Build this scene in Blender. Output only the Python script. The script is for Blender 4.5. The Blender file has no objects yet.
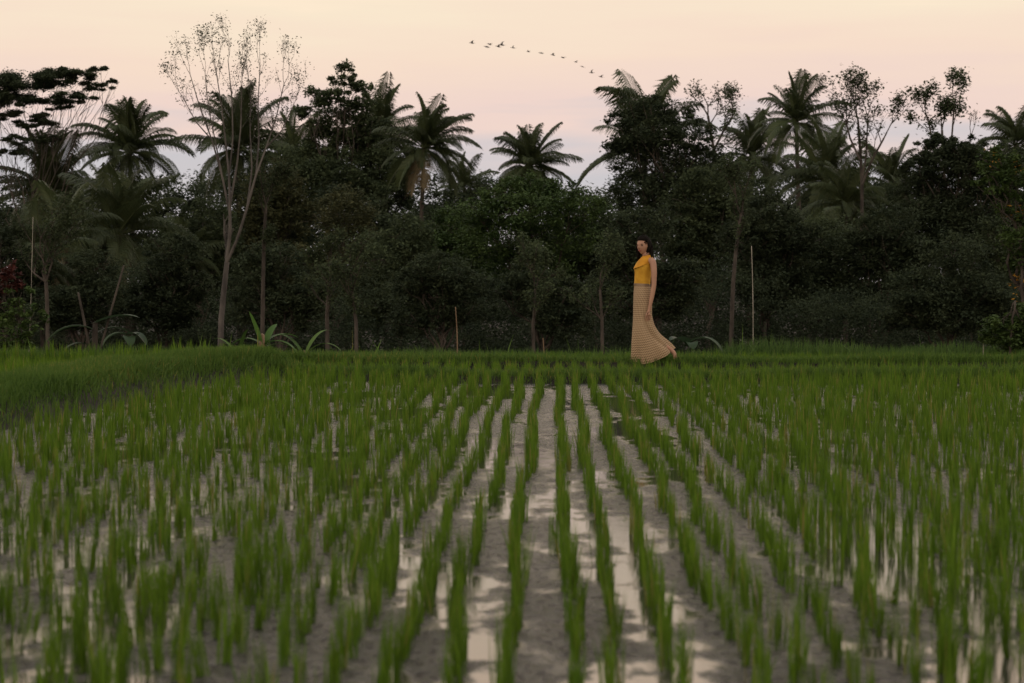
import bpy, math
import numpy as np
from mathutils import Vector
SC = bpy.context.scene
COL = SC.collection
RNG = np.random.default_rng(7)
R = math.radians
def lin(r, g, b):
    f = lambda c: c/12.92 if c <= .04045 else ((c+.055)/1.055)**2.4
    return (f(r/255), f(g/255), f(b/255), 1.0)

# ------------------------------------------------------------------ camera
F_PX, CAM_H, HOR = 1991.0, 1.22, 278.0          # 70 mm lens, 1.22 m above the water
PITCH = math.atan((341.5-HOR)/F_PX)
cd = bpy.data.cameras.new('camera'); cam = bpy.data.objects.new('camera', cd); COL.objects.link(cam)
cd.sensor_width = 36; cd.lens = F_PX*36/1024
cam.location = (0, 0, CAM_H); cam.rotation_euler = (R(90)-PITCH, 0, 0)
cd.clip_start = .1; cd.clip_end = 5000
cd.dof.use_dof = True; cd.dof.focus_distance = 26.4; cd.dof.aperture_fstop = 3.7
SC.camera = cam
SC.render.resolution_x, SC.render.resolution_y = 1024, 683

# ------------------------------------------------------------------ sky, sun, exposure
SUN_EL, SUN_ROT = R(9), R(205)                  # low, behind the camera to the left, veiled by cloud
w = bpy.data.worlds.new('World'); SC.world = w; w.use_nodes = True
nt = w.node_tree; N = nt.nodes; L = nt.links
for n in list(N): N.remove(n)
out = N.new('ShaderNodeOutputWorld')
sky = N.new('ShaderNodeTexSky'); sky.sky_type = 'NISHITA'; sky.sun_disc = False
sky.sun_elevation = SUN_EL; sky.sun_rotation = SUN_ROT
bg1 = N.new('ShaderNodeBackground'); bg1.inputs['Strength'].default_value = .05
L.new(sky.outputs[0], bg1.inputs[0])
tc = N.new('ShaderNodeTexCoord'); sep = N.new('ShaderNodeSeparateXYZ'); L.new(tc.outputs['Generated'], sep.inputs[0])
mp = N.new('ShaderNodeMapping'); mp.inputs['Scale'].default_value = (3.2, 3.2, 30); L.new(tc.outputs['Generated'], mp.inputs[0])
nz = N.new('ShaderNodeTexNoise'); nz.inputs['Scale'].default_value = 1.3; nz.inputs['Detail'].default_value = 4
L.new(mp.outputs[0], nz.inputs['Vector'])
def math_node(op, a, b):
    m = N.new('ShaderNodeMath'); m.operation = op
    for i, v in enumerate((a, b)):
        if isinstance(v, (int, float)): m.inputs[i].default_value = v
        else: L.new(v, m.inputs[i])
    return m.outputs[0]
d = math_node('MULTIPLY', math_node('SUBTRACT', nz.outputs['Fac'], .5), .095)
z = math_node('ADD', sep.outputs['Z'], d)
z2 = math_node('MULTIPLY', z, 2.0)
rp = N.new('ShaderNodeValToRGB'); L.new(z2, rp.inputs[0])
def sc_(c, k): return (c[0]*k, c[1]*k, c[2]*k, 1)
stops = [(0, lin(214, 205, 206)), (.112, lin(206, 202, 206)), (.140, lin(218, 207, 208)), (.168, lin(244, 217, 207)), (.225, lin(251, 225, 205)),
         (.285, lin(254, 235, 209)), (.45, sc_(lin(254, 223, 194), 1.55)), (.8, sc_(lin(245, 228, 212), 1.6)), (1, sc_(lin(225, 220, 220), 1.05))]
els = rp.color_ramp.elements
while len(els) < len(stops): els.new(.5)
for e, (p, c) in zip(els, stops): e.position = p; e.color = c
bg2 = N.new('ShaderNodeBackground'); bg2.inputs['Strength'].default_value = 1.0
L.new(rp.outputs[0], bg2.inputs[0])
mx = N.new('ShaderNodeMixShader'); mx.inputs[0].default_value = .95
L.new(bg1.outputs[0], mx.inputs[1]); L.new(bg2.outputs[0], mx.inputs[2]); L.new(mx.outputs[0], out.inputs[0])
sl = bpy.data.lights.new('sun', 'SUN'); so = bpy.data.objects.new('sun', sl); COL.objects.link(so)
sl.energy = .3; sl.angle = R(25); sl.color = (1, .86, .7)
# the light travels from the sun's compass direction (left of and behind the camera)
sv = Vector((-.42*math.cos(SUN_EL), -.9*math.cos(SUN_EL), math.sin(SUN_EL)))
so.rotation_euler = sv.to_track_quat('Z', 'Y').to_euler()
vs = SC.view_settings
vs.view_transform = 'Standard'; vs.look = 'None'; vs.gamma = 1; vs.exposure = 0; vs.use_curve_mapping = False
cy = SC.cycles
cy.use_denoising = True; cy.max_bounces = 5; cy.diffuse_bounces = 2; cy.glossy_bounces = 3; cy.transmission_bounces = 3
cy.caustics_reflective = False; cy.caustics_refractive = False

# ------------------------------------------------------------------ helpers
def at(px, py, Y):
    dx, dy = (px-512)/F_PX, (341.5-py)/F_PX
    yy = math.cos(PITCH)+dy*math.sin(PITCH); zz = -math.sin(PITCH)+dy*math.cos(PITCH)
    t = Y/yy
    return np.array((dx*t, Y, CAM_H+zz*t))
def smooth(a, b, x):
    t = np.clip((x-a)/(b-a), 0, 1); return t*t*(3-2*t)
def seg_dist(x, y, poly):
    best = np.full(np.shape(x), 1e9)
    for (ax, ay), (bx, by) in zip(poly[:-1], poly[1:]):
        vx, vy = bx-ax, by-ay
        t = np.clip(((x-ax)*vx+(y-ay)*vy)/(vx*vx+vy*vy), 0, 1)
        best = np.minimum(best, np.hypot(x-ax-t*vx, y-ay-t*vy))
    return best
FOOT = [(-5.6, 6.0), (-4.7, 11.5), (-4.12, 16.0), (-3.9, 18.7), (-3.56, 22.7), (-2.9, 25.0)]
BANK = [(-6.3, 6.0), (-5.4, 11.5), (-4.8, 16.0), (-4.55, 18.7), (-4.2, 22.7), (-3.4, 25.5)]
BUND_A = [(-3.2, 25.4), (-1.9, 24.2), (-.5, 23.3), (3, 23.2), (14, 23.9)]
BUND_B = [(-14, 27.0), (-2.5, 26.7), (1.8, 26.35), (14, 26.2)]
BUND_C = [(-14, 29.4), (0, 29.0), (3, 28.6), (14, 28.9)]
def hnoise(x, y, s, seed):
    r = np.random.default_rng(seed); v = np.zeros(np.shape(x))
    for k in range(5):
        a = r.uniform(0, 6.28); f = s*r.uniform(.6, 1.7); v = v+np.sin(f*(x*math.cos(a)+y*math.sin(a))+r.uniform(0, 6.28))
    return v/5
def terrain(x, y):
    x = np.asarray(x, float); y = np.asarray(y, float)
    z = np.full(np.broadcast(x, y).shape, -.035)
    z = z-.05*smooth(26.6, 27.2, y)-.05*smooth(29.1, 29.6, y)
    z = z-1.1*smooth(32.0, 37, y)-2.0*smooth(37, 62, y)-2.6*smooth(60, 105, y)-1.4*smooth(105, 165, y)
    wob = .05*hnoise(x, y, 1.6, 3)
    db = seg_dist(x, y, BANK)
    z = np.maximum(z, np.where(db < 1.0, (.27+wob*.6)*(1-smooth(.28, .85, db))-.04, -9))
    for poly, h, wd, base in ((BUND_A, .07, .24, -.035), (BUND_B, .11, .28, -.06), (BUND_C, .0, .3, -.1)):
        dd = seg_dist(x, y, poly)
        z = np.maximum(z, np.where(dd < wd*1.8, base+(h-base+wob*.4)*(1-smooth(wd*.45, wd*1.3, dd)), -9))
    z = z+.25*smooth(34, 60, y)*hnoise(x, y, .35, 5)
    return z
def new_mesh(name, V, Fq, var=None, uv=None, smooth_=False, tri=None):
    V = np.asarray(V, np.float32); Fq = np.asarray(Fq, np.int32)
    k = Fq.shape[1]
    me = bpy.data.meshes.new(name)
    me.vertices.add(len(V)); me.vertices.foreach_set('co', V.ravel())
    me.loops.add(Fq.size); me.loops.foreach_set('vertex_index', Fq.ravel())
    me.polygons.add(len(Fq)); me.polygons.foreach_set('loop_start', np.arange(0, Fq.size, k, dtype=np.int32))
    if smooth_: me.polygons.foreach_set('use_smooth', np.ones(len(Fq), bool))
    if var is not None:
        a = me.attributes.new('tint', 'FLOAT', 'POINT'); a.data.foreach_set('value', np.asarray(var, np.float32))
    if uv is not None:
        u = me.uv_layers.new(name='UVMap'); u.data.foreach_set('uv', np.asarray(uv, np.float32)[Fq.ravel()].ravel())
    me.update(calc_edges=True)
    return me
def link(name, me, mat=None, parent=None, loc=None):
    o = bpy.data.objects.new(name, me); COL.objects.link(o)
    if mat is not None and me is not None and not me.materials: me.materials.append(mat)
    if parent is not None: o.parent = parent
    if loc is not None: o.location = loc
    return o
def tag(o, label=None, cat=None, group=None, kind=None):
    if label: o['label'] = label
    if cat: o['category'] = cat
    if group: o['group'] = group
    if kind: o['kind'] = kind
    return o
def empty(name, loc):
    o = bpy.data.objects.new(name, None); COL.objects.link(o); o.location = loc; o.empty_display_size = .2
    return o
class Geo:
    def __init__(s): s.V = []; s.F = []; s.T = []; s.n = 0
    def add(s, V, F, t=.5):
        V = np.asarray(V, float).reshape(-1, 3); F = np.asarray(F, int)
        s.V.append(V); s.F.append(F+s.n); s.n += len(V)
        s.T.append(np.full(len(V), t) if np.isscalar(t) else np.asarray(t))
    def tube(s, P, rad, k=6, t=.5):
        P = np.asarray(P, float); n = len(P); rad = np.broadcast_to(rad, n)
        T = np.gradient(P, axis=0); T /= np.linalg.norm(T, axis=1)[:, None]+1e-9
        ref = np.where(np.abs(T[:, 2:3]) > .9, np.array([[1., 0, 0]]), np.array([[0, 0, 1.]]))
        ref = np.repeat(ref[:1], n, 0) if np.abs(T[:, 2]).min() < .9 < np.abs(T[:, 2]).max() else ref
        A = np.cross(T, ref); A /= np.linalg.norm(A, axis=1)[:, None]+1e-9; B = np.cross(T, A)
        th = np.arange(k)*2*math.pi/k
        V = P[:, None]+rad[:, None, None]*(np.cos(th)[None, :, None]*A[:, None]+np.sin(th)[None, :, None]*B[:, None])
        i = np.arange(n-1)[:, None]*k; j = np.arange(k)[None]; j2 = (j+1) % k
        F = np.stack([i+j, i+j2, i+k+j2, i+k+j], -1).reshape(-1, 4)
        V = V.reshape(-1, 3); m = len(V)
        V = np.vstack([V, P[-1]+T[-1]*rad[-1]*.6])               # closed tip (degenerate quads kept as fan)
        cap = np.array([[(n-1)*k+a, (n-1)*k+(a+1) % k, (n-1)*k+(a+1) % k, m] for a in range(k)])
        cap = np.array([[(n-1)*k+a, (n-1)*k+(a+1) % k, (n-1)*k+(a+2) % k, m] for a in range(0, k, 2)])
        s.add(V, np.vstack([F, cap]), t)
    def leaves(s, C, size, rng, aspect=.45, up=.5, t=.5):
        """one folded diamond leaf at every point of C"""
        C = np.asarray(C); n = len(C)
        nrm = rng.normal(size=(n, 3)); nrm[:, 2] = np.abs(nrm[:, 2])+up+.4; nrm /= np.linalg.norm(nrm, axis=1)[:, None]
        a = rng.normal(size=(n, 3)); a -= (a*nrm).sum(1)[:, None]*nrm; a /= np.linalg.norm(a, axis=1)[:, None]
        b = np.cross(nrm, a); sz = size*rng.uniform(.6, 1.35, n)[:, None]
        V = np.stack([C-a*sz*.5, C+b*sz*aspect*.5+nrm*sz*.06, C+a*sz*.5, C-b*sz*aspect*.5+nrm*sz*.06], 1).reshape(-1, 3)
        s.add(V, np.arange(4*n).reshape(-1, 4), np.repeat(np.broadcast_to(t, n), 4))
    def mesh(s, name, smooth_=False):
        return new_mesh(name, np.vstack(s.V), np.vstack(s.F), np.concatenate(s.T), smooth_=smooth_)

# ------------------------------------------------------------------ materials
MATS = {}
def leafmat(name, ca, cb, rough=.6, trans=.2, rnd=.35, spec=.12):
    m = bpy.data.materials.new(name); m.use_nodes = True; t = m.node_tree; n = t.nodes; l = t.links
    p = n['Principled BSDF']; o = n['Material Output']
    a = n.new('ShaderNodeAttribute'); a.attribute_name = 'tint'
    oi = n.new('ShaderNodeObjectInfo')
    mm = n.new('ShaderNodeMix'); mm.data_type = 'RGBA'
    mm.inputs[6].default_value = (*ca, 1); mm.inputs[7].default_value = (*cb, 1)
    l.new(a.outputs['Fac'], mm.inputs[0])
    hs = n.new('ShaderNodeHueSaturation')
    mr = n.new('ShaderNodeMapRange'); mr.inputs[3].default_value = 1-rnd; mr.inputs[4].default_value = 1+rnd
    l.new(oi.outputs['Random'], mr.inputs[0]); l.new(mr.outputs[0], hs.inputs['Value'])
    st = n.new('ShaderNodeMapRange'); st.inputs[1].default_value = .955; st.inputs[2].default_value = .995; l.new(a.outputs['Fac'], st.inputs[0])
    m3 = n.new('ShaderNodeMix'); m3.data_type = 'RGBA'; l.new(st.outputs[0], m3.inputs[0]); l.new(mm.outputs[2], m3.inputs[6])
    m3.inputs[7].default_value = (.21, .20, .05, 1) if name.startswith('rice') or name == 'bank_grass' else (*cb, 1)
    l.new(m3.outputs[2], hs.inputs['Color'])
    l.new(hs.outputs[0], p.inputs['Base Color']); p.inputs['Roughness'].default_value = rough
    p.inputs['Specular IOR Level'].default_value = spec
    tr = n.new('ShaderNodeBsdfTranslucent'); l.new(hs.outputs[0], tr.inputs[0])
    ms = n.new('ShaderNodeMixShader'); ms.inputs[0].default_value = trans
    l.new(p.outputs[0], ms.inputs[1]); l.new(tr.outputs[0], ms.inputs[2]); l.new(ms.outputs[0], o.inputs[0])
    return m
def noisemat(name, ca, cb, scale=4, rough=.8, stretch=(1, 1, 1), bump=.3, spec=.2, contrast=(.35, .65)):
    m = bpy.data.materials.new(name); m.use_nodes = True; t = m.node_tree; n = t.nodes; l = t.links
    p = n['Principled BSDF']
    c = n.new('ShaderNodeTexCoord'); mpn = n.new('ShaderNodeMapping'); mpn.inputs['Scale'].default_value = stretch
    l.new(c.outputs['Object'], mpn.inputs[0])
    nn = n.new('ShaderNodeTexNoise'); nn.inputs['Scale'].default_value = scale; nn.inputs['Detail'].default_value = 6
    l.new(mpn.outputs[0], nn.inputs['Vector'])
    r = n.new('ShaderNodeValToRGB'); l.new(nn.outputs['Fac'], r.inputs[0])
    r.color_ramp.elements[0].position = contrast[0]; r.color_ramp.elements[1].position = contrast[1]
    r.color_ramp.elements[0].color = (*ca, 1); r.color_ramp.elements[1].color = (*cb, 1)
    l.new(r.outputs[0], p.inputs['Base Color']); p.inputs['Roughness'].default_value = rough
    p.inputs['Specular IOR Level'].default_value = spec
    if bump:
        b = n.new('ShaderNodeBump'); b.inputs['Strength'].default_value = bump; b.inputs['Distance'].default_value = .03
        l.new(nn.outputs['Fac'], b.inputs['Height']); l.new(b.outputs[0], p.inputs['Normal'])
    return m
M = MATS
M['rice'] = leafmat('rice_leaf', (.058, .120, .009), (.128, .215, .018), .5, .3, .18)
M['rice_back'] = leafmat('rice_leaf_thick', (.062, .128, .010), (.128, .218, .018), .55, .3, 0)
M['grass'] = leafmat('bank_grass', (.052, .105, .018), (.105, .175, .03), .6, .25, 0)
M['weeds'] = leafmat('edge_weeds', (.045, .095, .022), (.09, .15, .035), .6, .25, .15)
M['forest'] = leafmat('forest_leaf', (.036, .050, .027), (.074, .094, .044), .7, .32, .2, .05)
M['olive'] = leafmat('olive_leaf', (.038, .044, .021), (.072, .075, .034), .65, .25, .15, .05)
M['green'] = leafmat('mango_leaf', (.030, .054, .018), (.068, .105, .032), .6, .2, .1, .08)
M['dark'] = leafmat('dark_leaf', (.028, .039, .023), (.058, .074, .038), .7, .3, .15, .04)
M['light'] = leafmat('light_leaf', (.035, .062, .017), (.075, .115, .03), .6, .3, .1)
M['palm'] = leafmat('palm_leaf', (.035, .052, .022), (.075, .09, .036), .5, .2, .25, .2)
M['dead'] = leafmat('dry_leaf', (.10, .08, .045), (.16, .125, .07), .7, .2, .2)
M['orange'] = leafmat('orange_leaf', (.40, .19, .03), (.5, .28, .05), .6, .3, .1)
M['red'] = leafmat('red_leaf', (.045, .017, .014), (.08, .024, .018), .6, .25, .1)
M['banana'] = leafmat('banana_leaf', (.042, .095, .02), (.075, .15, .032), .4, .35, .1)
M['taro'] = leafmat('taro_leaf', (.030, .054, .026), (.05, .082, .038), .45, .3, .1)
M['bark'] = noisemat('bark', (.030, .025, .020), (.085, .070, .056), 6, .9, (1, 1, .35))
M['palebark'] = noisemat('pale_bark', (.052, .046, .041), (.13, .114, .098), 5, .85, (1, 1, .3))
M['pole'] = noisemat('weathered_bamboo', (.20, .18, .145), (.34, .31, .25), 9, .7, (1, 1, .2), .1)
M['brownpole'] = noisemat('brown_bamboo', (.15, .095, .055), (.26, .18, .11), 9, .7, (1, 1, .2), .1)
M['bird'] = noisemat('bird_plumage', (.10, .09, .085), (.18, .16, .15), 20, .8, bump=0)

def water_material():
    m = bpy.data.materials.new('muddy_water'); m.use_nodes = True; t = m.node_tree; n = t.nodes; l = t.links
    p = n['Principled BSDF']
    c = n.new('ShaderNodeTexCoord')
    def noise(scale, detail, stretch, rough=.55):
        mpn = n.new('ShaderNodeMapping'); mpn.inputs['Scale'].default_value = stretch; l.new(c.outputs['Object'], mpn.inputs[0])
        x = n.new('ShaderNodeTexNoise'); x.inputs['Scale'].default_value = scale; x.inputs['Detail'].default_value = detail
        x.inputs['Roughness'].default_value = rough; l.new(mpn.outputs[0], x.inputs['Vector']); return x.outputs['Fac']
    def mapr(v, a, b, c0, c1):
        r = n.new('ShaderNodeMapRange'); r.interpolation_type = 'SMOOTHSTEP'
        for i, q in zip((1, 2, 3, 4), (a, b, c0, c1)): r.inputs[i].default_value = q
        l.new(v, r.inputs[0]); return r.outputs[0]
    big = noise(1.0, 3, (1.5, .4, 1)); mid = noise(5, 5, (1, .6, 1), .62); fine = noise(17, 6, (1.2, .5, 1), .68)
    ma = n.new('ShaderNodeMath'); ma.operation = 'MULTIPLY_ADD'; l.new(mid, ma.inputs[0]); ma.inputs[1].default_value = .55; l.new(big, ma.inputs[2])
    pool = mapr(ma.outputs[0], .68, .81, 1, 0)                      # 1 = open water film, 0 = wet mud
    rough = mapr(pool, 0, 1, .13, .03); clod_all = mapr(noise(26, 5, (1.0, .45, 1), .7), .47, .58, 0, 1); cm = n.new('ShaderNodeMath'); cm.operation = 'MULTIPLY'; l.new(clod_all, cm.inputs[0]); l.new(mapr(pool, 0, .8, 1, 0), cm.inputs[1]); clod = cm.outputs[0]
    ro = n.new('ShaderNodeMath'); ro.operation = 'MULTIPLY_ADD'; l.new(clod, ro.inputs[0]); ro.inputs[1].default_value = .25; l.new(rough, ro.inputs[2]); l.new(ro.outputs[0], p.inputs['Roughness'])
    dry = n.new('ShaderNodeMath'); dry.operation = 'MULTIPLY_ADD'; l.new(pool, dry.inputs[0]); dry.inputs[1].default_value = -1.0; dry.inputs[2].default_value = 1.0
    dm = n.new('ShaderNodeMath'); dm.operation = 'MULTIPLY'; l.new(clod, dm.inputs[0]); l.new(dry.outputs[0], dm.inputs[1])
    sp = n.new('ShaderNodeMix'); sp.data_type = 'FLOAT'; l.new(pool, sp.inputs[0]); l.new(mapr(dm.outputs[0], 0, 1, .34, .06), sp.inputs[2]); sp.inputs[3].default_value = .62
    l.new(sp.outputs[0], p.inputs['Specular IOR Level'])
    mudc = n.new('ShaderNodeValToRGB'); l.new(fine, mudc.inputs[0])
    mudc.color_ramp.elements[0].position = .42; mudc.color_ramp.elements[1].position = .58
    mudc.color_ramp.elements[0].color = (.011, .010, .009, 1); mudc.color_ramp.elements[1].color = (.052, .050, .046, 1)
    mm = n.new('ShaderNodeMix'); mm.data_type = 'RGBA'; l.new(pool, mm.inputs[0]); l.new(mudc.outputs[0], mm.inputs[6])
    mm.inputs[7].default_value = (.04, .036, .03, 1); l.new(mm.outputs[2], p.inputs['Base Color'])
    p.inputs['IOR'].default_value = 1.4
    b = n.new('ShaderNodeBump'); b.inputs['Distance'].default_value = .03
    l.new(mapr(pool, 0, 1, .8, .03), b.inputs['Strength'])
    ad = n.new('ShaderNodeMath'); ad.operation = 'ADD'; l.new(fine, ad.inputs[0]); l.new(mid, ad.inputs[1])
    l.new(ad.outputs[0], b.inputs['Height']); l.new(b.outputs[0], p.inputs['Normal'])
    return m
M['water'] = water_material()
M['soil'] = noisemat('dark_soil', (.010, .008, .006), (.026, .019, .014), 5, .85, bump=.6)

# ------------------------------------------------------------------ ground and water
def axis(lo, hi, step, far_lo, far_hi):
    a = list(np.arange(lo, hi+1e-6, step)); s = step
    while a[-1] < far_hi: s *= 1.3; a.append(a[-1]+s)
    s = step
    while a[0] > far_lo: s *= 1.3; a.insert(0, a[0]-s)
    return np.array(a)
def sheet(name, xs, ys, zf, mat):
    X, Yg = np.meshgrid(xs, ys); Z = zf(X, Yg); V = np.stack([X, Yg, Z], -1).reshape(-1, 3)
    nx = len(xs); i = np.arange(len(ys)-1)[:, None]*nx; j = np.arange(nx-1)[None]
    Fq = np.stack([i+j, i+j+1, i+nx+j+1, i+nx+j], -1).reshape(-1, 4)
    return link(name, new_mesh(name, V, Fq, smooth_=True), mat)
tag(sheet('ground', axis(-11, 11, .11, -2500, 2500), axis(5, 34, .11, -40, 3000), terrain, M['soil']), kind='structure')
tag(sheet('water', np.linspace(-30, 30, 61), np.linspace(-20, 26.3, 48), lambda x, y: np.zeros_like(x), M['water']),
    'shallow muddy paddy water mirroring the pale evening sky', kind='structure')

# ------------------------------------------------------------------ rice
def blade_batch(rng, P, hgt, wid, lean, segs=3, tint=.5):
    """n bent tapering blades rooted at P; returns V, F, T"""
    n = len(P); az = rng.uniform(0, 2*math.pi, n); ln = np.abs(rng.normal(0, lean, n)); fac = rng.uniform(0, math.pi, n)
    side = np.stack([np.cos(fac), np.sin(fac), np.zeros(n)], -1); dr = np.stack([np.cos(az), np.sin(az), np.zeros(n)], -1)
    V = np.zeros((n, segs+1, 2, 3))
    for k in range(segs+1):
        t = k/segs
        c = P+dr*(hgt*(np.sin(ln)*(.55*t+.6*t*t)))[:, None]; c = c+np.array([0, 0, 1.])*(hgt*t*np.cos(ln*t))[:, None]
        ww = wid*(.7+.6*t if t < .5 else 2.0*(1-t)+.06)*.5
        V[:, k, 0] = c-side*ww[:, None] if np.ndim(ww) else c-side*ww; V[:, k, 1] = c+side*ww[:, None] if np.ndim(ww) else c+side*ww
    b = (np.arange(n)*(segs+1)*2)[:, None]; k = np.arange(segs)[None]*2
    Fq = np.stack([b+k, b+k+1, b+k+3, b+k+2], -1).reshape(-1, 4)
    return V.reshape(-1, 3), Fq, np.repeat(np.broadcast_to(tint, n), (segs+1)*2)
def clump_arrays(rng, nb, H, spread=.017, lean=.13, wid=.0068, segs=3):
    P = np.zeros((nb, 3)); P[:, :2] = rng.normal(0, spread, (nb, 2)); P[:, 2] = -.01
    h = H*rng.uniform(.55, 1.08, nb); t = np.clip(rng.normal(.5, .28, nb), 0, 1)
    return blade_batch(rng, P, h, wid*rng.uniform(.7, 1.25, nb), lean, segs, t)
ROW, STEP = .18, .205
def in_view(x, y, m=2.0): return np.abs(x) < y*(512/F_PX)+m
rows = []
vp = (555-512)/F_PX                              # rows run a little to the right of the view axis
rr = np.random.default_rng(11)
for i in range(-56, 57):
    y = 5.4
    row_w = rr.normal(0, .014); ph = rr.uniform(0, 6.28)
    while y < 27:
        y += STEP*rr.uniform(.72, 1.3)
        loose = smooth(.8, 2.2, -(i*ROW))*.5+.45
        x = .035+i*(ROW+.0011*(y-8))+vp*y+row_w+.022*math.sin(y*.9+ph)+.012*math.sin(y*2.3+2*ph)+rr.normal(0, .030)*loose
        if rr.random() < .07: continue
        rows.append((x, y))
        if abs(i) > 4 and rr.random() < .2: rows.append((x+ROW*rr.uniform(.35, .65), y+rr.uniform(-.1, .1)))
rows = np.array(rows)
x, y = rows.T
keep = in_view(x, y) & (terrain(x, y) < -.02) & (y < 26)
foot_x = np.interp(y, [p[1] for p in FOOT], [p[0] for p in FOOT])
keep &= x > foot_x+.32
front_y = np.interp(x, [p[0] for p in BUND_A], [p[1] for p in BUND_A])
front = rows[keep & (y < front_y)]
front = front[np.argsort(front[:, 1]+np.where(in_view(front[:, 0], front[:, 1], .1) & (front[:, 1] > 5.75), 0, 100))]
variants = []
for k in range(14):
    rv = np.random.default_rng(100+k); a = clump_arrays(rv, int(rv.integers(18, 30)), rv.uniform(.19, .27), .0125, .09, .0056)
    variants.append(a)
vm = [new_mesh('rice_clump', a[0], a[1], a[2]) for a in variants]
for me in vm: me.materials.append(M['rice'])
rs = np.random.default_rng(5)
size_k = lambda x, y: (1+.12*hnoise(np.array(x), np.array(y), .9, 21))*(1+.04*smooth(11, 19, np.array(y, float)))
for q, (x, y) in enumerate(front[:300]):
    o = bpy.data.objects.new('rice_clump', vm[rs.integers(14)]); COL.objects.link(o)
    o.location = (x, y, -.005); s = rs.uniform(.72, 1.12)*float(size_k(x, y)); o.scale = (s, s, s*rs.uniform(.9, 1.12))
    o.rotation_euler = (rs.normal(0, .05), rs.normal(0, .05), rs.uniform(0, 6.28))
    tag(o, 'slender green rice seedling tuft growing in the muddy water at the front of the paddy', 'rice plant', 'rice tufts in the nearest rows')
def rice_mass(name, pts, zs, nb, H, label, seed, segs=2, wid=.0075, mat='rice_back', lean=.13, spread=.02):
    rg = np.random.default_rng(seed); var = [clump_arrays(rg, nb, H, spread, lean, wid, segs) for _ in range(16)]
    g = Geo()
    for (x, y), zz in zip(pts, zs):
        V, Fq, T = var[rg.integers(16)]; a = rg.uniform(0, 6.28); s = rg.uniform(.82, 1.12)*float(size_k(x, y)); c, sn = math.cos(a)*s, math.sin(a)*s
        W = np.stack([V[:, 0]*c-V[:, 1]*sn+x, V[:, 0]*sn+V[:, 1]*c+y, V[:, 2]*s*rg.uniform(.92, 1.1)+zz], -1)
        g.add(W, Fq, np.clip(T+rg.normal(0, .12), 0, 1))
    return tag(link(name, g.mesh(name), M[mat]), label, 'rice', kind='stuff')
pts = front[300:]
rice_mass('rice_crop', pts, np.full(len(pts), -.005), 16, .205, 'green rice rows filling the paddy up to the earth bund', 31, 3, lean=.085, spread=.013, wid=.0066)
def field(x0, x1, y0, y1, row, step, cond, seed):
    rg = np.random.default_rng(seed); P = []
    for i in range(int((x1-x0)/row)):
        for j in range(int((y1-y0)/step)):
            P.append((x0+i*row+rg.normal(0, .02), y0+j*step+rg.normal(0, .03)))
    P = np.array(P); return P[cond(P[:, 0], P[:, 1])]
P1 = field(-11, 11, 23.3, 31.6, .2, .2, lambda x, y: in_view(x, y, 2.0) & (seg_dist(x, y, BUND_A) > .2) & (seg_dist(x, y, BUND_B) > np.where(y < 26.3, .5, .24)) & (seg_dist(x, y, BUND_C) > .24)
           & (y > np.interp(x, [p[0] for p in BUND_A], [p[1] for p in BUND_A])) & (x > -3.3-(y-25.4)*.0) & (seg_dist(x, y, BANK) > .7), 8)
rice_mass('back_rice_crop', P1, terrain(P1[:, 0], P1[:, 1]), 20, .20, 'dense young rice on the small terraces behind the bund', 33, 2, .009)
P2 = field(-14, -3.0, 9, 28.6, .21, .19, lambda x, y: in_view(x, y, 2.0) & (x < np.interp(y, [p[1] for p in BANK], [p[0] for p in BANK])-.45) & ((y < 25.8) | (x < -3.3)), 9)
rice_mass('side_rice_crop', P2, terrain(P2[:, 0], P2[:, 1])-.0*P2[:, 1], 20, .28, 'bright green rice field beyond the grassy bank on the left', 35, 2, .009)

# grass on the bank and bunds, weeds along the far edge
def grass_on(name, polys, n_per_m, spread, h, label, seed, mat='grass', yr=None, lean=.5, wid=.008):
    rg = np.random.default_rng(seed); Ps = []
    for poly in polys:
        for (ax, ay), (bx, by) in zip(poly[:-1], poly[1:]):
            n = int(math.hypot(bx-ax, by-ay)*n_per_m); t = rg.uniform(0, 1, n)
            q = np.stack([ax+(bx-ax)*t, ay+(by-ay)*t], -1)+rg.normal(0, spread, (n, 2)); Ps.append(q)
    Q = np.vstack(Ps); Q = Q[in_view(Q[:, 0], Q[:, 1], 2.0)]
    P = np.column_stack([Q, terrain(Q[:, 0], Q[:, 1])-.01])
    hn = h*rg.uniform(.35, 1.1, len(P))*(1+.45*hnoise(Q[:, 0], Q[:, 1], 2.5, seed))
    V, Fq, T = blade_batch(rg, P, np.maximum(hn, .02), wid*rg.uniform(.6, 1.3, len(P)), lean, 2, np.clip(rg.normal(.5, .25, len(P))+.3*hnoise(Q[:, 0], Q[:, 1], 1.3, seed+1), 0, 1))
    return tag(link(name, new_mesh(name, V, Fq, T), M[mat]), label, 'grass', kind='stuff')
grass_on('bank_grass', [[(x+.04, y) for x, y in BANK]], 7500, .245, .14, 'short dark green grass covering the raised bank', 41)
grass_on('bund_grass', [BUND_A, BUND_B, BUND_C], 1500, .16, .15, 'thin grass along the narrow earth bunds', 42, wid=.009)
grass_on('edge_weeds', [[(-11, 32.0), (-3, 32.2), (2, 32.4), (11, 32.2)]], 900, .45, .24, 'rough weeds along the far edge of the paddies', 43, 'weeds', lean=.3, wid=.012)
grass_on('tall_weeds', [[(3.4, 32.3), (5.5, 31.9), (8.5, 31.7), (11, 31.7)]], 1100, .35, .34, 'taller weeds in front of the right hand trees', 44, 'weeds', lean=.3, wid=.013)
grass_on('forest_floor', [[(-14, 35.5), (14, 35.5)], [(-15, 39), (15, 39)], [(-17, 43), (17, 43)]], 260, 1.3, .5, 'dark ground cover under the trees', 45, 'grass', lean=.5, wid=.02)

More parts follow.
